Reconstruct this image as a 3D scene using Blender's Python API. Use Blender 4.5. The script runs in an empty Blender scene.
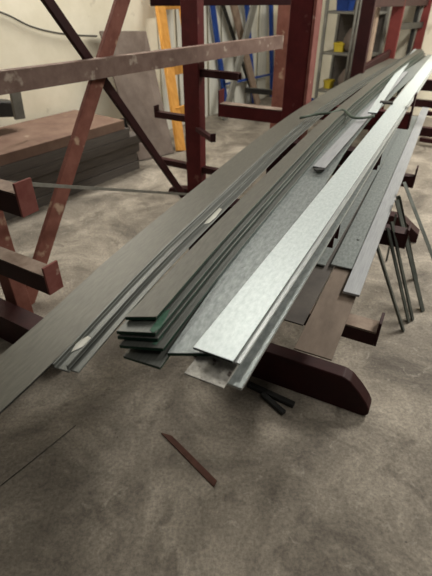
import bpy, bmesh, math, random
from mathutils import Vector, Matrix
random.seed(7)
S = bpy.context.scene
# ------------------------------------------------------------------ camera
CH = 1.65; F = 435.0; TH = math.radians(34.8)
cd = bpy.data.cameras.new('camera'); cam = bpy.data.objects.new('camera', cd)
S.collection.objects.link(cam); S.camera = cam
cam.location = (0, 0, CH); cam.rotation_euler = (math.radians(90) - TH, 0, 0)
cd.sensor_fit = 'VERTICAL'; cd.sensor_height = 24; cd.lens = 24 * F / 576
cd.clip_start = 0.02
cd.dof.use_dof = True; cd.dof.focus_distance = 1.5; cd.dof.aperture_fstop = 2.4
# ------------------------------------------------------------------ world, lights, exposure
w = bpy.data.worlds.new('world'); S.world = w; w.use_nodes = True
w.node_tree.nodes['Background'].inputs[0].default_value = (1.0, 0.97, 0.92, 1)
w.node_tree.nodes['Background'].inputs[1].default_value = 0.09
def area(name, loc, size, sizey, power, rotz, col=(1, .97, .9), tilt=0):
    l = bpy.data.lights.new(name, 'AREA'); l.shape = 'RECTANGLE'; l.size = size; l.size_y = sizey
    l.energy = power; l.color = col
    o = bpy.data.objects.new(name, l); S.collection.objects.link(o)
    o.location = loc; o.rotation_euler = (tilt, 0, rotz)
AZ = math.radians(-26.7)
area('tube_light_far', (3.4, 4.3, 3.3), .35, 2.4, 265, AZ)
area('wall_fill_left', (-1.5, 4.6, 3.3), .35, 2.4, 112, AZ)  # unseen source, added to brighten the left wall
area('tube_light_middle', (.45, 3.3, 3.3), .3, 1.6, 26, AZ)
area('tube_light_near', (2.0, .8, 3.3), .3, 2.0, 46, AZ)
S.view_settings.view_transform = 'Standard'; S.view_settings.look = 'None'
S.view_settings.gamma = 1; S.view_settings.use_curve_mapping = False
S.view_settings.exposure = 0.0

# ------------------------------------------------------------------ helpers
D = Vector((.449, .893, 0)).normalized()      # direction the bars run in
L = Vector((.893, -.449, 0)).normalized()     # across them, to the right
Z = Vector((0, 0, 1))
WD = Vector((.588, .809, 0)).normalized(); WN = Vector((-.809, .588, 0)).normalized()
def U(px, py, z):
    """world point at height z on the sight line through a place in the photograph"""
    xc = (px - 216) / F; yc = (288 - py) / F
    y = math.cos(TH) + yc * math.sin(TH); dz = -math.sin(TH) + yc * math.cos(TH)
    t = (z - CH) / dz
    return Vector((xc * t, y * t, z))
def UT(px, py, t):
    xc = (px - 216) / F; yc = (288 - py) / F
    return Vector((xc * t, (math.cos(TH) + yc * math.sin(TH)) * t, CH + (-math.sin(TH) + yc * math.cos(TH)) * t))
def lin(c):
    r = []
    for v in c:
        v /= 255
        r.append(v / 12.92 if v <= .04045 else ((v + .055) / 1.055) ** 2.4)
    return tuple(r) + (1,)
def mat(name, c1, c2, scale=6, rough=.7, metal=0, uv=False, stretch=(1, 1, 1), bump=.2, spots=None, spot_scale=3, spot_at=.6, rough2=None, detail=8):
    m = bpy.data.materials.new(name); m.use_nodes = True
    nt = m.node_tree; N = nt.nodes; K = nt.links; b = N['Principled BSDF']
    tc = N.new('ShaderNodeTexCoord'); mp = N.new('ShaderNodeMapping'); mp.inputs['Scale'].default_value = stretch
    K.new(tc.outputs['UV' if uv else 'Object'], mp.inputs[0])
    n = N.new('ShaderNodeTexNoise'); n.inputs['Scale'].default_value = scale; n.inputs['Detail'].default_value = detail
    n.inputs['Roughness'].default_value = .65
    K.new(mp.outputs[0], n.inputs[0])
    r = N.new('ShaderNodeValToRGB'); r.color_ramp.elements[0].position = .3; r.color_ramp.elements[1].position = .7
    r.color_ramp.elements[0].color = lin(c1); r.color_ramp.elements[1].color = lin(c2)
    K.new(n.outputs[0], r.inputs[0]); out = r.outputs[0]
    if spots:
        n2 = N.new('ShaderNodeTexNoise'); n2.inputs['Scale'].default_value = spot_scale; n2.inputs['Detail'].default_value = 6
        K.new(tc.outputs['UV' if uv else 'Object'], n2.inputs[0])
        r2 = N.new('ShaderNodeValToRGB'); r2.color_ramp.elements[0].position = spot_at; r2.color_ramp.elements[1].position = spot_at + .08
        r2.color_ramp.elements[0].color = (0, 0, 0, 1); r2.color_ramp.elements[1].color = (1, 1, 1, 1)
        K.new(n2.outputs[0], r2.inputs[0])
        mx = N.new('ShaderNodeMix'); mx.data_type = 'RGBA'
        K.new(r2.outputs[0], mx.inputs[0]); K.new(out, mx.inputs[6]); mx.inputs[7].default_value = lin(spots); out = mx.outputs[2]
    K.new(out, b.inputs['Base Color'])
    b.inputs['Roughness'].default_value = rough; b.inputs['Metallic'].default_value = metal
    if not metal: b.inputs['Specular IOR Level'].default_value = .22
    if rough2 is not None:
        mr = N.new('ShaderNodeMapRange'); mr.inputs[3].default_value = rough; mr.inputs[4].default_value = rough2
        K.new(n.outputs[0], mr.inputs[0]); K.new(mr.outputs[0], b.inputs['Roughness'])
    if bump:
        bp = N.new('ShaderNodeBump'); bp.inputs['Strength'].default_value = bump; bp.inputs['Distance'].default_value = .01
        K.new(n.outputs[0], bp.inputs['Height']); K.new(bp.outputs[0], b.inputs['Normal'])
    return m
ST = (.6, 14, 1)
M = {}
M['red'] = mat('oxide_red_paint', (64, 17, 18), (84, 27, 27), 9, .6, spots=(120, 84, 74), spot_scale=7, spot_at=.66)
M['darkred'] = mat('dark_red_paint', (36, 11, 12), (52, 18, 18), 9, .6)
M['pinkred'] = mat('worn_red_paint', (106, 56, 50), (128, 80, 72), 12, .75, spots=(165, 140, 125), spot_scale=14, spot_at=.64)
M['rust'] = mat('rusty_red_paint', (100, 58, 48), (126, 82, 70), 10, .8, spots=(160, 134, 112), spot_scale=9, spot_at=.63)
M['dustbeam'] = mat('dusty_red_brown_paint', (98, 78, 70), (124, 104, 94), 9, .85, spots=(158, 144, 130), spot_scale=10, spot_at=.6)
M['scale'] = mat('dark_mill_scale', (74, 76, 71), (102, 103, 97), 10, .42, .45, uv=True, stretch=ST, bump=.05)
M['brownscale'] = mat('brown_mill_scale', (82, 80, 71), (104, 101, 91), 16, .5, .3, uv=True, stretch=(1.2, 8, 1), bump=.05)
M['grey'] = mat('grey_steel', (112, 118, 116), (158, 163, 160), 34, .4, .5, uv=True, stretch=(1, 2.5, 1), bump=.05, spots=(96, 98, 96), spot_scale=30, spot_at=.68)
M['bright'] = mat('bright_galvanised_steel', (184, 194, 192), (214, 221, 219), 46, .4, .4, uv=True, stretch=(1, 2, 1), bump=.06)
M['lilac'] = mat('lilac_grey_steel', (138, 140, 142), (168, 169, 170), 12, .45, .35, uv=True, stretch=ST, bump=.04)
M['rustoff'] = mat('rusty_offcut', (66, 42, 34), (92, 62, 52), 20, .8)
M['dust'] = mat('dust_covered_red_paint', (118, 100, 88), (150, 134, 120), 14, .9)
M['midred'] = mat('faded_oxide_red_paint', (88, 34, 31), (110, 50, 45), 9, .7)
M['edge'] = mat('shiny_cut_steel', (150, 154, 152), (205, 208, 205), 20, .4, .5, uv=True, stretch=ST, bump=.02)
M['speck'] = mat('steel_with_paint_specks', (120, 116, 108), (206, 202, 192), 40, .5, .3, uv=True, stretch=(1, 1, 1), bump=.1, spots=(84, 70, 66), spot_scale=34, spot_at=.58)
M['rustplate'] = mat('dusty_brown_steel', (92, 78, 66), (120, 104, 90), 6, .75, .1, uv=True, stretch=(1, 3, 1), bump=.1)
M['green'] = mat('dark_green_paint', (14, 34, 24), (34, 66, 50), 14, .4)
M['greendust'] = mat('scuffed_green_paint', (46, 88, 66), (84, 110, 96), 60, .6)
M['blacksteel'] = mat('black_steel', (26, 26, 25), (48, 47, 44), 12, .5, .4)
M['greysteel'] = mat('weathered_grey_steel', (98, 96, 88), (130, 127, 118), 8, .6, .3)
M['rod'] = mat('grey_green_steel_angle', (66, 70, 64), (104, 106, 98), 10, .5, .4)
M['panel'] = mat('dull_grey_brown_panel', (92, 80, 72), (116, 104, 95), 5, .8)
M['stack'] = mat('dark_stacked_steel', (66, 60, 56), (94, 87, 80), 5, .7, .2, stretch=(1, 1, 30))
M['stacktop'] = mat('rusty_plate_top', (92, 70, 60), (120, 98, 84), 4, .8, spots=(150, 136, 118), spot_scale=3, spot_at=.6)
M['yellow'] = mat('orange_yellow_timber', (166, 112, 44), (200, 146, 72), 6, .7, stretch=(4, 4, 1))
M['blue'] = mat('blue_paint', (24, 50, 112), (38, 70, 140), 8, .5)
M['white'] = mat('pale_sheet', (190, 188, 176), (214, 212, 200), 4, .8, stretch=(6, 6, .4))
M['wood'] = mat('grey_brown_timber', (112, 92, 78), (142, 124, 106), 8, .8)
M['cable'] = mat('grey_cable', (60, 58, 54), (80, 78, 72), 10, .7)
M['yellowp'] = mat('yellow_plastic', (196, 170, 40), (214, 190, 70), 8, .5)
M['strap'] = mat('green_grey_strap', (62, 72, 62), (84, 94, 82), 30, .6)

def build(name, bm, m, parent=None, smooth=False):
    me = bpy.data.meshes.new(name); bm.normal_update(); bm.to_mesh(me); bm.free()
    ms = m if isinstance(m, (list, tuple)) else [m]
    for x in ms: me.materials.append(x)
    if smooth:
        for p in me.polygons: p.use_smooth = True
    o = bpy.data.objects.new(name, me); S.collection.objects.link(o)
    if parent is not None:
        o.parent = parent; o.matrix_parent_inverse = Matrix.Translation(-parent_loc(parent))
    return o
def parent_loc(p):
    l = Vector(p.location)
    if p.parent is not None and p.type == 'EMPTY': l = l
    return l if p.type == 'EMPTY' else Vector((0, 0, 0))
def tag(o, label, cat, group=None, kind=None):
    if label: o['label'] = label
    if cat: o['category'] = cat
    if group: o['group'] = group
    if kind: o['kind'] = kind
    return o
def empty(name, loc, label, cat, group=None):
    o = bpy.data.objects.new(name, None); S.collection.objects.link(o); o.location = loc; o.empty_display_size = .1
    return tag(o, label, cat, group)
def hexa(bm, p, mi=0):
    """p: 4 bottom + 4 top corners, both counterclockwise"""
    v = [bm.verts.new(q) for q in p]
    for f in ((3, 2, 1, 0), (4, 5, 6, 7), (0, 1, 5, 4), (1, 2, 6, 5), (2, 3, 7, 6), (3, 0, 4, 7)):
        fc = bm.faces.new([v[i] for i in f]); fc.material_index = mi
    return v
def bar(bm, a, b, wdir, w_, t_, mi=0):
    """square-edged bar from a to b, w_ wide along wdir, t_ thick across both"""
    a = Vector(a); b = Vector(b); d = (b - a).normalized()
    wv = (Vector(wdir) - d * Vector(wdir).dot(d)).normalized(); tv = d.cross(wv).normalized()
    wv = wv * (w_ / 2); tv = tv * (t_ / 2)
    return hexa(bm, [a - wv - tv, b - wv - tv, b + wv - tv, a + wv - tv, a - wv + tv, b - wv + tv, b + wv + tv, a + wv + tv], mi)
def bevel(bm, r):
    bmesh.ops.recalc_face_normals(bm, faces=bm.faces[:])
    bmesh.ops.bevel(bm, geom=bm.edges[:], offset=r, segments=1, affect='EDGES', profile=.5)
def prism(bm, pts, ext):
    """outline pts swept by vector ext"""
    ext = Vector(ext); a = [bm.verts.new(Vector(p) - ext / 2) for p in pts]; b = [bm.verts.new(Vector(p) + ext / 2) for p in pts]
    n = len(pts); bm.faces.new(a); bm.faces.new(b[::-1])
    for i in range(n): bm.faces.new([a[i], b[i], b[(i + 1) % n], a[(i + 1) % n]])
    bmesh.ops.recalc_face_normals(bm, faces=bm.faces[:])
def tube(bm, pts, r, seg=8):
    pts = [Vector(p) for p in pts]; rings = []
    for i, p in enumerate(pts):
        d = (pts[min(i + 1, len(pts) - 1)] - pts[max(i - 1, 0)]).normalized()
        a = d.orthogonal().normalized() if abs(d.z) > .95 else d.cross(Z).normalized()
        b = d.cross(a)
        rings.append([bm.verts.new(p + (a * math.cos(k * 2 * math.pi / seg) + b * math.sin(k * 2 * math.pi / seg)) * r) for k in range(seg)])
    for i in range(len(rings) - 1):
        for k in range(seg):
            bm.faces.new([rings[i][k], rings[i][(k + 1) % seg], rings[i + 1][(k + 1) % seg], rings[i + 1][k]])
    bm.faces.new(rings[0][::-1]); bm.faces.new(rings[-1]); bmesh.ops.recalc_face_normals(bm, faces=bm.faces[:])
def smooth_path(st, n):
    """Catmull-Rom through the stations"""
    P = [st[0] * 2 - st[1]] + st + [st[-1] * 2 - st[-2]]; out = []
    for i in range(1, len(P) - 2):
        for k in range(n):
            t = k / n
            a, b, c, d = P[i - 1], P[i], P[i + 1], P[i + 2]
            out.append(.5 * ((2 * b) + (c - a) * t + (2 * a - 5 * b + 4 * c - d) * t * t + (3 * b - a - 3 * c + d) * t ** 3))
    out.append(st[-1]); return out
def flat(name, st, w_, t_, m, label=None, cat='steel bar', group=None, skew=0, side_m=None, roll=0, section='flat', parent=None, leg=None):
    """long rolled bar. st: left top edge stations (px,py,z top). Width goes right. UV in metres."""
    path = smooth_path([s if isinstance(s, Vector) else U(*s) for s in st], 5)
    if section == 'flat': prof = [(0, 0), (w_, 0), (w_, -t_), (0, -t_)]
    elif section == 'angle':                                   # leg up at the left
        h = leg; prof = [(0, h), (t_, h), (t_, 0), (w_, 0), (w_, -t_), (0, -t_)]
    elif section == 'channel':
        h = leg; prof = [(0, 0), (w_, 0), (w_, -h), (w_ - t_, -h), (w_ - t_, -t_), (t_, -t_), (t_, -h), (0, -h)]
    bm = bmesh.new(); uv = bm.loops.layers.uv.new('UVMap')
    rings = []; dist = 0
    for i, p in enumerate(path):
        d = (path[min(i + 1, len(path) - 1)] - path[max(i - 1, 0)]).normalized()
        r = Vector((d.y, -d.x, 0)).normalized()
        r = (r * math.cos(roll) + Z * math.sin(roll)); up = r.cross(d).normalized()
        if i: dist += (p - path[i - 1]).length
        ring = []
        for (u, v) in prof:
            q = p + r * u + up * v
            if i == 0: q = q + d * (skew * u / w_)
            ring.append(bm.verts.new(q))
        rings.append((ring, dist))
    n = len(prof); per = [0]
    for k in range(n): per.append(per[-1] + math.dist(prof[k], prof[(k + 1) % n]))
    for i in range(len(rings) - 1):
        (a, da), (b, db) = rings[i], rings[i + 1]
        for k in range(n):
            f = bm.faces.new([a[k], a[(k + 1) % n], b[(k + 1) % n], b[k]])
            for lp, q in zip(f.loops, ((da, per[k]), (da, per[k + 1]), (db, per[k + 1]), (db, per[k]))): lp[uv].uv = q
            if side_m is not None and k != 0 and section == 'flat': f.material_index = 1
    for ring, dd in (rings[0], rings[-1]):
        f = bm.faces.new(ring)
        for lp, (u, v) in zip(f.loops, prof): lp[uv].uv = (u, v)
        if side_m is not None: f.material_index = 1
    bmesh.ops.recalc_face_normals(bm, faces=bm.faces[:])
    ed = [e for e in bm.edges if len(e.link_faces) == 2 and e.calc_face_angle(0) > .8]
    bmesh.ops.bevel(bm, geom=ed, offset=min(.0009, t_ * .2), segments=1, affect='EDGES')
    o = build(name, bm, [m, side_m] if side_m else m, parent)
    if label: tag(o, label, cat, group)
    return o

# ------------------------------------------------------------------ setting
CO = 7.52          # right wall plane: .6x + .8y
corner = 4.25 * WN + 7.58 * WD
RW = Vector((.8, -.6, 0))
def concrete():
    m = bpy.data.materials.new('stained_concrete'); m.use_nodes = True
    nt = m.node_tree; N = nt.nodes; K = nt.links; b = N['Principled BSDF']
    tc = N.new('ShaderNodeTexCoord')
    def noise(s, det, rg=.6, dist=0):
        n = N.new('ShaderNodeTexNoise'); n.inputs['Scale'].default_value = s; n.inputs['Detail'].default_value = det
        n.inputs['Roughness'].default_value = rg; n.inputs['Distortion'].default_value = dist
        K.new(tc.outputs['Object'], n.inputs[0]); return n
    def ramp(src, stops):
        r = N.new('ShaderNodeValToRGB'); e = r.color_ramp.elements
        while len(e) < len(stops): e.new(.5)
        for q, (p, c) in zip(e, stops): q.position = p; q.color = c
        K.new(src, r.inputs[0]); return r
    def mix(f, a, bb, mode='MIX'):
        x = N.new('ShaderNodeMix'); x.data_type = 'RGBA'; x.blend_type = mode
        if hasattr(f, 'links') or not isinstance(f, (int, float)): K.new(f, x.inputs[0])
        else: x.inputs[0].default_value = f
        K.new(a, x.inputs[6])
        if isinstance(bb, tuple): x.inputs[7].default_value = bb
        else: K.new(bb, x.inputs[7])
        return x.outputs[2]
    a = ramp(noise(2.2, 12, .68, .6).outputs[0], [(.34, lin((88, 80, 70))), (.5, lin((127, 118, 105))), (.66, lin((164, 154, 139)))])
    st = ramp(noise(4.5, 8, .6, 1.2).outputs[0], [(.56, (0, 0, 0, 1)), (.66, (.6, .6, .6, 1))])
    c = mix(st.outputs[0], a.outputs[0], lin((86, 77, 67)))
    pl = ramp(noise(14, 8, .65, .8).outputs[0], [(.58, (0, 0, 0, 1)), (.72, (.5, .5, .5, 1))])
    c = mix(pl.outputs[0], c, lin((176, 168, 154)))
    fn = ramp(noise(70, 6, .7).outputs[0], [(.38, (.7, .7, .7, 1)), (.6, (1.1, 1.1, 1.1, 1))])
    c = mix(1.0, c, fn.outputs[0], 'MULTIPLY')
    sp = N.new('ShaderNodeTexVoronoi'); sp.inputs['Scale'].default_value = 26; K.new(tc.outputs['Object'], sp.inputs[0])
    s2 = ramp(sp.outputs['Distance'], [(.06, (1, 1, 1, 1)), (.12, (0, 0, 0, 1))])
    gate = ramp(noise(5, 3).outputs[0], [(.5, (0, 0, 0, 1)), (.62, (.7, .7, .7, 1))])
    g = N.new('ShaderNodeMath'); g.operation = 'MULTIPLY'; K.new(s2.outputs[0], g.inputs[0]); K.new(gate.outputs[0], g.inputs[1])
    c = mix(g.outputs[0], c, lin((58, 52, 46)))
    K.new(c, b.inputs['Base Color']); b.inputs['Roughness'].default_value = .78
    bp = N.new('ShaderNodeBump'); bp.inputs['Strength'].default_value = .35; bp.inputs['Distance'].default_value = .01
    K.new(noise(24, 10).outputs[0], bp.inputs['Height']); K.new(bp.outputs[0], b.inputs['Normal'])
    return m
M['floor'] = concrete()
M['wall'] = mat('cream_painted_plaster', (222, 214, 190), (238, 231, 210), 3, .85, bump=.3, spots=(176, 166, 144), spot_scale=3.2, spot_at=.66)
c0 = corner - WD * 12; c1 = corner + RW * 8
bm = bmesh.new()
fp = [c0, corner, c1, Vector((6, -3, 0)), Vector((-7, -3, 0))]
va = [bm.verts.new(p) for p in fp]; vb = [bm.verts.new(p - Z * .1) for p in fp]
bm.faces.new(va); bm.faces.new(vb[::-1])
for i in range(5): bm.faces.new([va[i], vb[i], vb[(i + 1) % 5], va[(i + 1) % 5]])
bmesh.ops.recalc_face_normals(bm, faces=bm.faces[:])
tag(build('floor', bm, M['floor']), 'stained grey concrete workshop floor', None, kind='structure')
for nm, a, b, n in (('wall_left', c0, corner, WN), ('wall_right', corner, c1, Vector((.6, .8, 0)))):
    bm = bmesh.new(); o_ = n * .1
    hexa(bm, [a, b, b + o_, a + o_, a + Z * 3.4, b + Z * 3.4, b + o_ + Z * 3.4, a + o_ + Z * 3.4])
    bmesh.ops.recalc_face_normals(bm, faces=bm.faces[:])
    tag(build(nm, bm, M['wall']), 'cream painted workshop wall', None, kind='structure')

# ------------------------------------------------------------------ rack builder
def box_part(name, parent, a, b, wdir, w_, t_, m, bev=.004, label=None):
    bm = bmesh.new(); bar(bm, a, b, wdir, w_, t_); bevel(bm, bev)
    o = build(name, bm, m, parent)
    if label: o['label'] = label
    return o
def i_column(parent, base, h, w_=.16, d_=.1, m=None, web=L):
    """rolled steel column: two flanges (facing across the aisle) and a web"""
    m = m or M['red']; bm = bmesh.new(); fl = .012
    ax = Vector(web).normalized(); bx = Z.cross(ax)
    for s in (-1, 1):
        c = base + ax * s * (w_ / 2 - fl / 2); bar(bm, c, c + Z * h, bx, d_, fl)
    bar(bm, base, base + Z * h, ax, w_ - 2 * fl, .01)
    bmesh.ops.recalc_face_normals(bm, faces=bm.faces[:])
    return build('column', bm, m, parent)
def box_column(parent, base, h, w_, d_, m, ax=L, m2=None):
    bm = bmesh.new(); bar(bm, base, base + Z * h, ax, w_, d_); bevel(bm, .004)
    return build('column', bm, m, parent)
def arm(parent, a, direction, length, ztop, h=.07, w_=.07, stop=.07, m=None, stop_m=None, dust=False, taper=0):
    """cantilever arm: channel on its back with a dusty top and an upright end stop"""
    m = m or M['red']; direction = Vector(direction).normalized(); side = direction.cross(Z).normalized()
    a = Vector((a.x, a.y, 0)); e = a + direction * length
    bm = bmesh.new()
    for (p, q, zt, zb0, zb1, off, tt) in ((a, e, ztop, ztop - h - taper, ztop - h, s * (w_ / 2 - .004), .008) for s in (-1, 1)):
        o_ = side * off; hs = side * tt / 2
        hexa(bm, [p + o_ - hs + Z * zb0, q + o_ - hs + Z * zb1, q + o_ + hs + Z * zb1, p + o_ + hs + Z * zb0,
                  p + o_ - hs + Z * zt, q + o_ - hs + Z * zt, q + o_ + hs + Z * zt, p + o_ + hs + Z * zt])
    hs = side * w_ / 2
    hexa(bm, [a - hs + Z * (ztop - .008), e - hs + Z * (ztop - .008), e + hs + Z * (ztop - .008), a + hs + Z * (ztop - .008),
              a - hs + Z * (ztop + .001), e - hs + Z * (ztop + .001), e + hs + Z * (ztop + .001), a + hs + Z * (ztop + .001)], 1)
    bmesh.ops.recalc_face_normals(bm, faces=bm.faces[:])
    o = build('arm', bm, [m, M['dust'] if dust else m], parent)
    if stop:
        bm = bmesh.new(); c = e + direction * .006
        bar(bm, c + Z * (ztop - h), c + Z * (ztop + stop), side, w_ + .004, .012); bevel(bm, .002)
        build('end_stop', bm, stop_m or m, o)
    return o

P0 = Vector((-1.30, 1.98, 0)); P1 = Vector((-.18, 3.89, 0)); P2 = Vector((.66, 3.5, 0))
D01 = (P1 - P0).normalized(); L01 = Vector((D01.y, -D01.x, 0))
# --- left rack: two columns with a crossed brace between them
r = empty('cantilever_rack', (P0 + P1) / 2, 'dark red cantilever rack at left with empty upturned arms and crossed braces', 'rack')
H = 2.5
box_column(r, Vector((-1.17, 2.07, 0)), H, .10, .09, M['rust'], L01)
box_column(r, P1, H, .15, .10, M['red'], L01)
for zt, ln in ((.965, .60), (.585, .64)):
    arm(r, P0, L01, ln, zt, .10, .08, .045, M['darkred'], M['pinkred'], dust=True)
bm = bmesh.new()
tip = P0 + L01 * .62; s_ = D01
prism(bm, [P0 + Z * .0, tip, tip + Z * .16, tip - L01 * .03 + Z * .19, P0 + Z * .19], D01 * .11)
build('base_leg', bm, M['darkred'], r)
bm = bmesh.new(); prism(bm, [P1 - L01 * .3, P1 + L01 * .3, P1 + L01 * .28 + Z * .05, P1 + Z * .09, P1 - L01 * .28 + Z * .05], D01 * .1); build('base_leg', bm, M['darkred'], r)
def on(s, z): return P0 + (P1 - P0) * s + Z * z
box_part('cross_brace', r, on(.10, 0.01) - L01 * .0, on(.95, 2.45), D01, .105, .03, M['rust'], label='rusty red diagonal brace')
box_part('cross_brace', r, on(.10, 2.45) - L01 * .05, on(.93, 0.06) - L01 * .05, D01, .06, .03, M['darkred'])
for sgn, zt, ln in ((-1, .73, .40), (-1, 1.62, .34), (1, 1.10, .42), (-1, .31, .42), (1, .31, .40)):
    arm(r, P1, L01 * sgn, ln, zt, .05, .06, .05 if ln < .42 else 0, M['darkred'])
arm(r, P1, (L01 * .8 - D01 * .6), .40, .66, .035, .04, .03, M['darkred'])

# --- main rack: big column beside the bars, then columns running away to the far wall
r = empty('cantilever_rack', P2, 'tall oxide red column rack standing against left edge of the steel pile', 'rack')
def col(px, py, t):
    p = UT(px, py, t); return Vector((p.x, p.y, 0))
CB = P2 + L * (-.065)
box_column(r, CB, 2.6, .16, .12, M['red'])
bm = bmesh.new(); bar(bm, CB + L * .095 , CB + L * .095 + Z * 2.6, D, .14, .02); bevel(bm, .003); build('column_flange', bm, M['pinkred'], r).__setitem__('label', 'worn pinkish flange of the column')
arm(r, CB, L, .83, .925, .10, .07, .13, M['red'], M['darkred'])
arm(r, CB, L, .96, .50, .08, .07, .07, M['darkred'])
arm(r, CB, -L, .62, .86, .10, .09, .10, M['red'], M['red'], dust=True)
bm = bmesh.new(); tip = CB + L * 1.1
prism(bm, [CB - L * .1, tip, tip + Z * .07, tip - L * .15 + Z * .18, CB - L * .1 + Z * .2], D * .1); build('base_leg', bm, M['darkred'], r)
r2 = empty('cantilever_rack', col(358, 70, 4.3), 'dark red rack of narrower columns behind the far half of the pile', 'rack')
cols = [(358, 70, 4.35, .12, M['darkred']), (389, 55, 5.3, .13, M['midred']), (410, 45, 6.05, .05, M['blacksteel']), (419, 40, 6.2, .11, M['midred'])]
cp = []
for px, py, t, wd, m in cols:
    b = col(px, py, t); cp.append(b); box_column(r2, b, 2.6, wd, .09, m)
for b in (cp[0], cp[1]):
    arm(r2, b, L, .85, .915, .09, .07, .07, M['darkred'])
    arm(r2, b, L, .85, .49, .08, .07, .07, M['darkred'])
box_part('tie_beam', r2, cp[0] + Z * 1.52, cp[3] + Z * 1.46, Z, .07, .04, M['darkred'])
box_part('tie_beam', r2, cp[0] + Z * .93, cp[1] + Z * .98, Z, .08, .04, M['darkred'])
box_part('tie_beam', r2, cp[1] + Z * 1.25, cp[3] + Z * 1.2, Z, .07, .04, M['blacksteel'])
box_part('diagonal_brace', r2, UT(366, 74, 4.75), UT(381, -8, 4.6), D, .12, .03, M['wood'], label='grey-brown diagonal brace')
box_part('diagonal_brace', r2, cp[2] + Z * .7, cp[2] + (cp[3] - cp[2]) * .95 + Z * 2.1, D, .08, .03, M['greysteel'])

# --- low stands under the pile
LEG = Vector((.72, 1.35, 0))
NB = LEG - L * .86
st = empty('rack_stand', NB, 'low dark red stand with round-ended foot under near end of the pile', 'rack')
box_column(st, NB, .82, .12, .1, M['darkred'])
arm(st, NB - L * .05, L, .62, .913, .08, .09, 0, M['darkred'])
arm(st, NB, L, .80, .497, .07, .08, .05, M['darkred'], dust=True)
bm = bmesh.new(); c = LEG - L * .12
pts = [NB - L * .08, LEG - L * .02, LEG + Z * .02, LEG - L * .002 + Z * .05, LEG - L * .02 + Z * .085, LEG - L * .06 + Z * .135, LEG - L * .11 + Z * .185, LEG - L * .145 + Z * .20, NB - L * .08 + Z * .20]
prism(bm, pts, D * .075); bevel(bm, .004); build('base_leg', bm, M['darkred'], st)
MB = NB + D * .95
st = empty('rack_stand', MB, 'low dark red stand under middle of the pile beside the leaning angles', 'rack')
box_column(st, MB, .82, .12, .1, M['darkred'])
arm(st, MB - L * .05, L, .62, .913, .08, .09, 0, M['darkred'])
arm(st, MB, L, .80, .497, .09, .09, .03, M['darkred'])
box_part('base_plate', st, MB, MB + Z * .015, L, .3, .3, M['darkred'])

# --- post R with arms behind, and the long dusty beam ending on it
RB = Vector((.63, 4.68, 0))
r = empty('cantilever_rack', RB, 'thin red post rack where the long dusty beam ends', 'rack')
box_column(r, RB, 2.5, .12, .08, M['rust'])
for zt, ls, lr in ((1.63, .32, .1), (1.19, .0, .2), (.79, .36, .12)):
    arm(r, RB - L * ls, L, ls + lr, zt, .045, .05, 0, M['blacksteel'])
bm = bmesh.new(); prism(bm, [RB - L * .3, RB + L * .3, RB + L * .3 + Z * .06, RB - L * .3 + Z * .06], D * .1); build('base_leg', bm, M['darkred'], r)
a, b = UT(-30, 88, 2.1), UT(283, 42, 4.0)
bm = bmesh.new(); dd = (b - a).normalized(); sd = dd.cross(Z).normalized(); up = sd.cross(dd)
bar(bm, a, b, up, .104, .008); bar(bm, a + up * .049 - sd * .03, b + up * .049 - sd * .03, sd, .06, .008); bar(bm, a - up * .049 - sd * .03, b - up * .049 - sd * .03, sd, .06, .008)
bmesh.ops.recalc_face_normals(bm, faces=bm.faces[:])
tag(build('channel_beam', bm, M['dustbeam']), 'long dusty brown horizontal channel beam crossing the upper left', 'beam')
# top tie between racks
bm = bmesh.new(); a, b = UT(150, 2, 3.55), UT(300, 1, 3.7); bar(bm, a, b, Z, .055, .05); bevel(bm, .003)
tag(build('tie_beam', bm, M['darkred']), 'short dark red horizontal tie along the top edge behind the left column', 'beam')

# ------------------------------------------------------------------ upper pile
GP = 'flat steel bars in the pile'
BOW = [(-.2, .012), (.1, .006), (.45, 0), (.9, -.052), (1.45, -.088), (2.3, -.135), (3.0, -.15), (4.1, -.12), (5.3, -.05), (6.3, .03)]
def bowf(d):
    for (a, x), (b, y) in zip(BOW, BOW[1:]):
        if d <= b: return x + (y - x) * (d - a) / (b - a)
    return BOW[-1][1]
def inv(p):
    """place -> what U() needs, so that flat() can take places as well"""
    return p
def pile(name, near, z, w_, t_, m, label, cat='steel bar', d1=6.0, bow=0.0, drift=0.0, d0=None, **kw):
    n = U(near[0], near[1], z); lat = n.dot(L); dn = n.dot(D); b0 = bowf(dn)
    if d0 is None: d0 = dn
    st = []
    k = 14
    for i in range(k + 1):
        d = d0 + (d1 - d0) * i / k
        st.append(L * (lat + bow * (bowf(d) - b0) + drift * (d - dn)) + D * d + Z * z)
    return flat(name, st, w_, t_, m, label, cat, **kw)
pile('steel_flat', (1, 355), .935, .130, .008, M['brownscale'], 'wide brown-grey flat at the left edge of the pile, running out of frame lower left',
     bow=1.0, d0=.05, d1=6.15, group=GP, side_m=M['blacksteel'])
pile('steel_channel', (53, 367), .945, .043, .004, M['scale'], 'narrow grey channel with white patch near its lower end', 'steel channel',
     bow=1.0, d1=6.8, section='angle', leg=.010)
pile('steel_angle', (67, 369), .945, .030, .004, M['scale'], 'thin dark angle bar with shiny edge, right of the grey channel', 'steel angle',
     bow=.97, d1=6.7, section='angle', leg=.012)
G2 = 'green-ended flats in the stepped stack'
labs = ['topmost brown-grey flat with green edge in the stepped stack', 'second flat of the stepped stack with dark green end',
        'third flat of the stepped stack, its end barely showing', 'lowest of the four stepped flats with a black-green end']
for p, z, wd, mt, lb in zip(((125, 317), (116, 331), (117, 336), (119, 345)), (1.004, .990, .977, .964), (.068, .088, .092, .100), ('brownscale', 'scale', 'scale', 'scale'), labs):
    pile('steel_flat', p, z, wd, .0105, M[mt], lb, bow=.62, d1=6.6, group=G2, side_m=M['green'], skew=.030)
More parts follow.
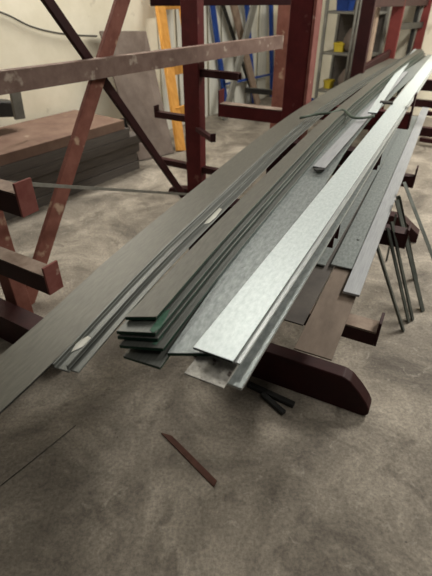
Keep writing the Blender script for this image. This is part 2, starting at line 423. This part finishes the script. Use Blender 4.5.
pile('steel_flat', (123, 356), .941, .098, .008, M['scale'], 'dark grey flat poking out beneath the green-ended stack', bow=.7, d1=6.6, group=GP, side_m=M['green'])
pile('steel_flat', (167, 353), .951, .135, .010, M['grey'], 'mid grey flat between the green-ended stack and the brightest flat', bow=.95, d1=6.6, group=GP, side_m=M['green'], skew=.05)
pile('steel_flat', (184, 373), .9405, .098, .005, M['speck'], 'paint-specked flat whose whitish end sticks out below the brightest flat', d1=5.8, group=GP)
pile('steel_flat', (216, 379), .9355, .062, .008, M['grey'], 'grey flat forming the right edge of the upper pile, with shiny rim', drift=-.002, d1=6.5, group=GP, side_m=M['edge'])
pile('steel_flat', (199, 349), .966, .104, .006, M['edge'], 'grey flat just under the brightest one, showing as a strip to its right', drift=.009, d1=6.7, group=GP, side_m=M['edge'])
pile('steel_flat', (193, 347), .976, .101, .007, M['bright'], 'brightest silver-white flat on top of the pile', drift=.009, d1=6.8, group=GP, side_m=M['blacksteel'])
pile('steel_flat', (313, 166), .978, .055, .012, M['lilac'], 'narrow lilac-grey flat with black end lying on the far half of the pile', d1=4.9, group=GP, side_m=M['blacksteel'])
flat('steel_flat', [(368, 112, .985), (390, 80, .985), (414, 49, .985)], .055, .008, M['bright'],
     'short pale flat lying on the far end of the pile', group=GP, side_m=M['blacksteel'])
bm = bmesh.new(); a, b = U(380, 102, .985), U(393, 103, .985); bar(bm, a, b, (0, 1, 0), .06, .012); bevel(bm, .002)
tag(build('steel_offcut', bm, M['blacksteel']), 'small black offcut lying on the far half of the pile', 'offcut')
bm = bmesh.new(); a, b = U(315, 170, .975), U(323, 169, .975); bar(bm, a, b, (0, 1, 0), .028, .01); bevel(bm, .002)
tag(build('steel_offcut', bm, M['blacksteel']), 'black clip-like offcut at the near end of the narrow lilac-grey flat', 'offcut')
g2 = [o for o in S.objects if o.get('label', '').startswith('second flat of the stepped')][0]
g3 = [o for o in S.objects if o.get('label', '').startswith('lowest of the four')][0]
def add_patch(par, z, pts, m, lb):
    bm = bmesh.new(); prism(bm, [U(x, y, z + .0006) for x, y in pts], Z * .001); o = build('surface_patch', bm, m, par); o['label'] = lb
add_patch(g2, .990, [(150, 330), (158, 319), (165, 311), (170, 309), (166, 319), (160, 328), (153, 333)], M['greendust'], 'scuffed green paint patch')
add_patch(g3, .964, [(152, 344), (158, 337), (164, 331), (163, 336), (156, 345)], M['greendust'], 'scuffed green paint patch')
ch = [o for o in S.objects if o.get('category') == 'steel channel'][0]
add_patch(ch, .9455, [(71, 352), (76, 344), (82, 339), (88, 336), (91, 338), (86, 345), (78, 349)], M['white'], 'white patch')  # thin pale patches laid on top of the channel
add_patch(ch, .9455, [(204, 224), (212, 213), (219, 208), (222, 209), (216, 217), (209, 223)], M['white'], 'white patch')
# strap
pts = [U(300, 118, .975), U(318, 114, .985), U(330, 113, 1.0), U(343, 110, 1.005), U(352, 117, 1.0), U(362, 118, 1.0), U(374, 116, 1.0)]
bm = bmesh.new(); tube(bm, smooth_path(pts, 5), .008); tag(build('binding_strap', bm, M['strap'], smooth=True), 'grey-green strap lying across the far half of the pile', 'strap')

# ------------------------------------------------------------------ lower tier at the right
G3 = 'plates on the lower arms at right'
pile('steel_flat', (303, 260), .522, .112, .008, M['grey'], 'grey flat on the lower arms, tucked against the upper pile', d1=5.3, group=G3)
pile('steel_flat', (331, 264), .529, .135, .006, M['grey'], 'grey plate with drilled hole on the lower arms at right', drift=-.012, d1=5.2, group=G3)
hp = [o for o in S.objects if 'drilled hole' in o.get('label', '')][0]
bm = bmesh.new(); c = U(358, 240, .5296); prism(bm, [c + Vector((math.cos(k * math.pi / 6), math.sin(k * math.pi / 6), 0)) * .008 for k in range(12)], Z * .001)
build('drilled_hole', bm, M['blacksteel'], hp)['label'] = 'dark round hole'
pile('steel_flat', (343, 291), .542, .072, .012, M['lilac'], 'pale outermost strip on the lower arms at right', d1=5.6, drift=-.012, group=G3)
pile('steel_flat', (294, 348), .513, .145, .007, M['rustplate'], 'dusty brown flat ending above the round-ended red foot', d1=3.6, drift=-.01, group=G3)
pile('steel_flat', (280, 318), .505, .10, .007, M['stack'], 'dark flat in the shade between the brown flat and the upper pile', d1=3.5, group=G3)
# ------------------------------------------------------------------ leaning angles at right
def lean(foot, top, ztop, wd=.022, lab='', ang=0):
    a = U(foot[0], foot[1], .0); b = U(top[0], top[1], ztop)
    a.z += .006
    d = (b - a).normalized(); s1 = d.cross(Z).normalized(); s2 = d.cross(s1)
    s1, s2 = s1 * math.cos(ang) + s2 * math.sin(ang), s2 * math.cos(ang) - s1 * math.sin(ang)
    bm = bmesh.new(); bar(bm, a, b, s1, wd, .003); bar(bm, a + s1 * wd / 2 + s2 * wd / 2, b + s1 * wd / 2 + s2 * wd / 2, s2, wd, .003)
    bmesh.ops.recalc_face_normals(bm, faces=bm.faces[:])
    tag(build('steel_angle', bm, M['rod']), lab, 'steel angle', 'thin angles leaning on the lower tier')
lean((404, 332), (377, 243), .50, .02, 'leftmost thin steel angle leaning below the pale strip')
lean((409, 323), (388, 228), .52, .022, 'thin leaning angle second from left, close beside its neighbour')
lean((413, 321), (392, 222), .55, .022, 'thin leaning angle in the middle of the bundle')
lean((423, 312), (397, 200), .60, .03, 'widest leaning angle at right of the bundle')
lean((417, 279), (400, 196), .60, .022, 'short-looking leaning angle behind the bundle')
lean((455, 316), (404, 182), .62, .026, 'single leaning angle running out of frame at right')
lean((386, 262), (396, 214), .35, .012, 'short pale-tipped strip leaning the other way behind the bundle')

# ------------------------------------------------------------------ things on the floor
bm = bmesh.new(); prism(bm, [U(161, 433, .004), U(172, 436, .004), U(217, 481, .004), U(214, 487, .004)], Z * .006)
tag(build('steel_offcut', bm, M['rustoff']), 'small red-brown offcut strip lying on the open floor', 'offcut')
bm = bmesh.new(); tube(bm, [U(-10, 494, .002), U(38, 456, .002), U(76, 425, .002)], .0014)
tag(build('wire_rod', bm, M['cable'], smooth=True), 'thin dark wire lying on the floor at lower left', 'wire')
for (a, b, wd), lb in zip((((248, 384), (294, 405), .03), ((262, 394), (284, 413), .025)), ('dark steel offcut on the floor under the pile, nearer the red foot', 'dark steel offcut forking off below the other one under the pile')):
    bm = bmesh.new(); bar(bm, U(a[0], a[1], .012), U(b[0], b[1], .012), (0, 1, 0), wd, .022); bevel(bm, .002)
    tag(build('steel_offcut', bm, M['blacksteel']), lb, 'offcut')
bm = bmesh.new(); a = U(-20, 181, .985); b = U(199, 195, .02); bar(bm, a, b, Z, .018, .012)
tag(build('steel_strip', bm, M['greysteel']), 'thin pale strip slanting down from the left arm to the far column foot', 'strip')

# ------------------------------------------------------------------ stacked plates at back left
f0 = -1.81 * 1; base = Vector((-1.81, 3.3, 0))
fr = 3.42
def wp(s, off, z=0): return WN * off + WD * s + Z * z
s0 = base.dot(WD)
for k in range(6):
    z0 = k * .091; j = random.uniform(-.02, .02)
    e = 1.75 + random.uniform(-.08, .08) - (.15 if k > 3 else 0)
    bm = bmesh.new(); a = wp(s0 - 1.6, (fr + 4.22) / 2 + j, z0 + .043); b = wp(s0 + e, (fr + 4.22) / 2 + j, z0 + .043)
    bar(bm, a, b, WN, .76, .089); bevel(bm, .004)
    tag(build('steel_plate', bm, [M['stacktop'] if k == 5 else M['stack']]), ['bottom', 'second', 'third', 'fourth', 'fifth', 'rusty-topped uppermost'][k] + ' long plate of the stack by the cream wall', 'steel plate', 'stacked plates by the wall')
# grey panel leaning at its right
def slab(name, pts, th, m, lab, cat, group=None, parent=None):
    bm = bmesh.new(); P = [Vector(p) for p in pts]; n = (P[1] - P[0]).cross(P[3] - P[0]).normalized() * th
    hexa(bm, P + [p + n for p in P]); bmesh.ops.recalc_face_normals(bm, faces=bm.faces[:])
    o = build(name, bm, m, parent)
    if lab: tag(o, lab, cat, group)
    return o
def W(px, py, off):
    a = UT(px, py, 1) - Vector((0, 0, CH)); t = off / a.dot(WN); return Vector((0, 0, CH)) + a * t
def wf(px, off):
    lo, hi = 60, 300
    for _ in range(40):
        m_ = (lo + hi) / 2
        if W(px, m_, off).z > 0: lo = m_
        else: hi = m_
    return W(px, lo, off)
slab('grey_panel', [U(138, 161, 0.0), U(173, 153, 0), W(145, 32, 4.12), W(99, 32, 4.12)], .03, M['panel'], 'tall dull grey panel leaning on the wall beside the plate stack', 'panel')
slab('gap_shade', [U(124, 165, 0.0), U(134, 161, 0), UT(128, 118, 4.95), UT(119, 119, 4.8)], .03, M['blacksteel'], 'black slab drawn for the shaded gap left of the grey panel foot', 'panel')  # black slab stands in for the shade of a gap
# yellow frame
fr_ = empty('timber_frame', U(181, 151, 0), 'orange-yellow timber frame leaning on the wall behind the left column', 'frame')
a, b = U(181, 151, 0), W(158, -8, 4.10)
ax = WD * .35
box_part('upright', fr_, a, b, WD, .13, .05, M['yellow'])
box_part('upright', fr_, a + WD * .38, b + WD * .38, WD, .06, .05, M['yellow'])
for f in (.93, .52, .25):
    p = a + (b - a) * f; box_part('rail', fr_, p, p + WD * .38, Z, .12, .03, M['yellow'])
# pale sheets
for k in range(8):
    s = 4.75 + k * .34
    a = wp(s, 4.215); w_ = .28 + random.uniform(-.03, .03)
    bm = bmesh.new(); bar(bm, a, wp(s, 4.232, 2.1 + random.uniform(-.1, .1)), WD, w_, .02); bevel(bm, .003)
    tag(build('pale_board', bm, M['white']), 'upright pale board leaning on the back wall behind the racks', 'board', 'pale boards along the back wall')
# X-braced light frame and blue trestle
fx = empty('braced_frame', U(240, 118, 0), 'crossed brown and grey struts standing behind the dusty beam', 'frame')
box_part('strut', fx, wf(258, 4.0), W(231, -6, 4.02), WD, .13, .04, M['wood'])
box_part('strut', fx, wf(224, 3.88), W(257, -6, 3.9), WD, .12, .04, M['greysteel'])
box_part('strut', fx, W(252, 92, 4.12), W(220, -4, 4.12), WD, .05, .03, M['blacksteel'], label='thin black strut')
bt = empty('blue_trestle', U(228, 112, 0), 'blue painted steel frame of thin leaning posts by the back wall', 'frame')
for p, q, t in ((227, (211, -6), 4.14), (254, (246, -6), 4.14), (272, (271, -6), 4.14)):
    box_part('post', bt, wf(p, t), W(q[0], q[1], t), WD, .07, .05, M['blue'])
box_part('cross_bar', bt, W(226, 84, 4.08), W(272, 74, 4.08), Z, .03, .03, M['blue'])
# grey upright bracket hanging off the stack
bm = bmesh.new(); bar(bm, W(13, 82, 3.6), W(20, 119, 3.6), WD, .09, .03); bevel(bm, .003)
tag(build('steel_bracket', bm, M['greysteel']), 'grey-green upright flat standing on the plate stack under the dusty beam', 'bracket')
bm = bmesh.new(); bar(bm, W(-20, 108, 4.0), W(13, 108, 4.0), Z, .13, .2); bevel(bm, .01)
tag(build('opening_shade', bm, M['blacksteel']), 'black box in the shaded opening above the plate stack at the left picture edge', 'filler')  # solid dark block added to draw the blackness of an opening
# wall cable
bm = bmesh.new()
def onwall(px, py, off=4.235):
    a = UT(px, py, 1) - Vector((0, 0, CH)); t = off / a.dot(WN); return Vector((0, 0, CH)) + a * t
tube(bm, smooth_path([onwall(*p) for p in ((-8, 9), (10, 16), (30, 26), (52, 32), (75, 35), (97, 36))], 5), .008)
tag(build('wall_cable', bm, M['cable'], smooth=True), 'thin cable sagging along the cream wall at upper left', 'cable')

# ------------------------------------------------------------------ clutter between the columns
def onfloor(px, py): return U(px, py, 0)
cb = empty('tool_shelf', U(338, 92, 0), 'grey steel shelf with pipes seen between the two big columns', 'shelf')
B = U(341, 119, 0)
for k in range(2):
    for j in (0, .45): box_part('leg', cb, B + RW * (k * .7 - .45) + Vector((.6, .8, 0)) * j, B + RW * (k * .7 - .45) + Vector((.6, .8, 0)) * j + Z * 1.9, RW, .04, .04, M['greysteel'])
for z in (.35, .85, 1.35, 1.85): box_part('shelf_board', cb, B + RW * -.45 + Vector((.6, .8, 0)) * .22 + Z * z, B + RW * .25 + Vector((.6, .8, 0)) * .22 + Z * z, Vector((.6, .8, 0)), .45, .03, M['greysteel'])
box_part('added_backing', cb, B + RW * -.47 + Vector((.6, .8, 0)) * .46 + Z * 1.0, B + RW * .27 + Vector((.6, .8, 0)) * .46 + Z * 1.0, Z, 1.8, .015, M['stack'])  # dark sheet added to darken the space behind the shelf
def bin_(name, c, w_, d_, h, m, lab, cat):
    t = empty(name, c, lab, cat); bm = bmesh.new(); u = RW; v = Vector((.6, .8, 0))
    k = 1.12; th = .012
    for s in (-1, 1):
        hexa(bm, [c + u * s * (w_ / 2 - th) - v * d_ / 2, c + u * s * w_ / 2 - v * d_ / 2, c + u * s * w_ / 2 + v * d_ / 2, c + u * s * (w_ / 2 - th) + v * d_ / 2] +
             [c + u * s * (w_ / 2 * k - th) - v * d_ / 2 * k + Z * h, c + u * s * w_ / 2 * k - v * d_ / 2 * k + Z * h, c + u * s * w_ / 2 * k + v * d_ / 2 * k + Z * h, c + u * s * (w_ / 2 * k - th) + v * d_ / 2 * k + Z * h])
        hexa(bm, [c - u * w_ / 2 + v * s * (d_ / 2 - th), c + u * w_ / 2 + v * s * (d_ / 2 - th), c + u * w_ / 2 + v * s * d_ / 2, c - u * w_ / 2 + v * s * d_ / 2] +
             [c - u * w_ / 2 * k + v * s * (d_ / 2 * k - th) + Z * h, c + u * w_ / 2 * k + v * s * (d_ / 2 * k - th) + Z * h, c + u * w_ / 2 * k + v * s * d_ / 2 * k + Z * h, c - u * w_ / 2 * k + v * s * d_ / 2 * k + Z * h])
    bar(bm, c - u * w_ / 2 + Z * .006, c + u * w_ / 2 + Z * .006, v, d_, .012)
    bmesh.ops.recalc_face_normals(bm, faces=bm.faces[:]); build('body', bm, m, t)
    bm = bmesh.new(); hh = h + .004
    pts = [c + u * sx * w_ / 2 * k * 1.04 + v * sy * d_ / 2 * k * 1.04 + Z * hh for sx, sy in ((-1, -1), (1, -1), (1, 1), (-1, 1), (-1, -1))]
    for i in range(4): bar(bm, pts[i], pts[i + 1], Z, .02, .015)
    bmesh.ops.recalc_face_normals(bm, faces=bm.faces[:]); build('rim', bm, m, t)
V8 = Vector((.6, .8, 0))
bin_('plastic_crate', U(317, 113, 0), .34, .28, .16, M['blue'], 'blue plastic crate on the floor behind the big red column', 'crate')
bin_('plastic_tub', B + RW * -.27 + V8 * .2 + Z * 1.366, .16, .2, .13, M['blue'], 'blue tub high on the shelf beside the big red column', 'tub')
bin_('plastic_tub', B + RW * -.25 + V8 * .2 + Z * .866, .13, .16, .10, M['yellowp'], 'upper yellow tub on the shelf beside the big red column', 'tub')
bin_('plastic_tub', B + RW * -.36 + V8 * .2 + Z * .366, .10, .12, .10, M['yellowp'], 'lower yellow tub on the shelf beside the big red column', 'tub')
for k, (sx, sz, h_, lb) in enumerate(((-.08, .366, .36, 'grey sack slumped on the lowest shelf board'), (-.1, .866, .34, 'grey sack on the middle shelf board beside the yellow tub'))):
    bm = bmesh.new(); bmesh.ops.create_icosphere(bm, subdivisions=3, radius=.5)
    c = B + RW * sx + V8 * .22 + Z * sz
    for v in bm.verts:
        n = v.co.copy(); f = 1 + .10 * math.sin(9 * n.x + 5 * n.z + k) + .06 * math.sin(17 * n.y - 7 * n.z)
        q = 1 - .45 * max(0, n.z) * 1.4
        v.co = c + RW * (n.x * .26 * f * q) + V8 * (n.y * .26 * f * q) + Z * (max(n.z, -.42) + .42) * h_
    tag(build('sack', bm, M['panel'], smooth=True), lb, 'sack')
for k in range(5):
    p = B + RW * (.02 + k * .05) + V8 * -.14
    bm = bmesh.new(); tube(bm, [p, p + V8 * .05 + Z * (1.9 + .1 * (k % 2))], .02)
    tag(build('steel_pipe', bm, M['greysteel'], smooth=True), 'grey pipe standing upright in front of the shelf', 'pipe', 'pipes standing by the shelf')
# ------------------------------------------------------------------ rack at the right wall
RR = U(448, 150, 0)
r = empty('cantilever_rack', RR, 'dark rack at far right whose arm ends cut into the picture edge', 'rack')
box_column(r, RR, 2.4, .12, .1, M['darkred'], RW)
for z, ln in ((.05, .35), (.36, .4), (.95, .4)):
    arm(r, RR, -RW, ln, z + .045, .045, .07, 0, M['darkred'])
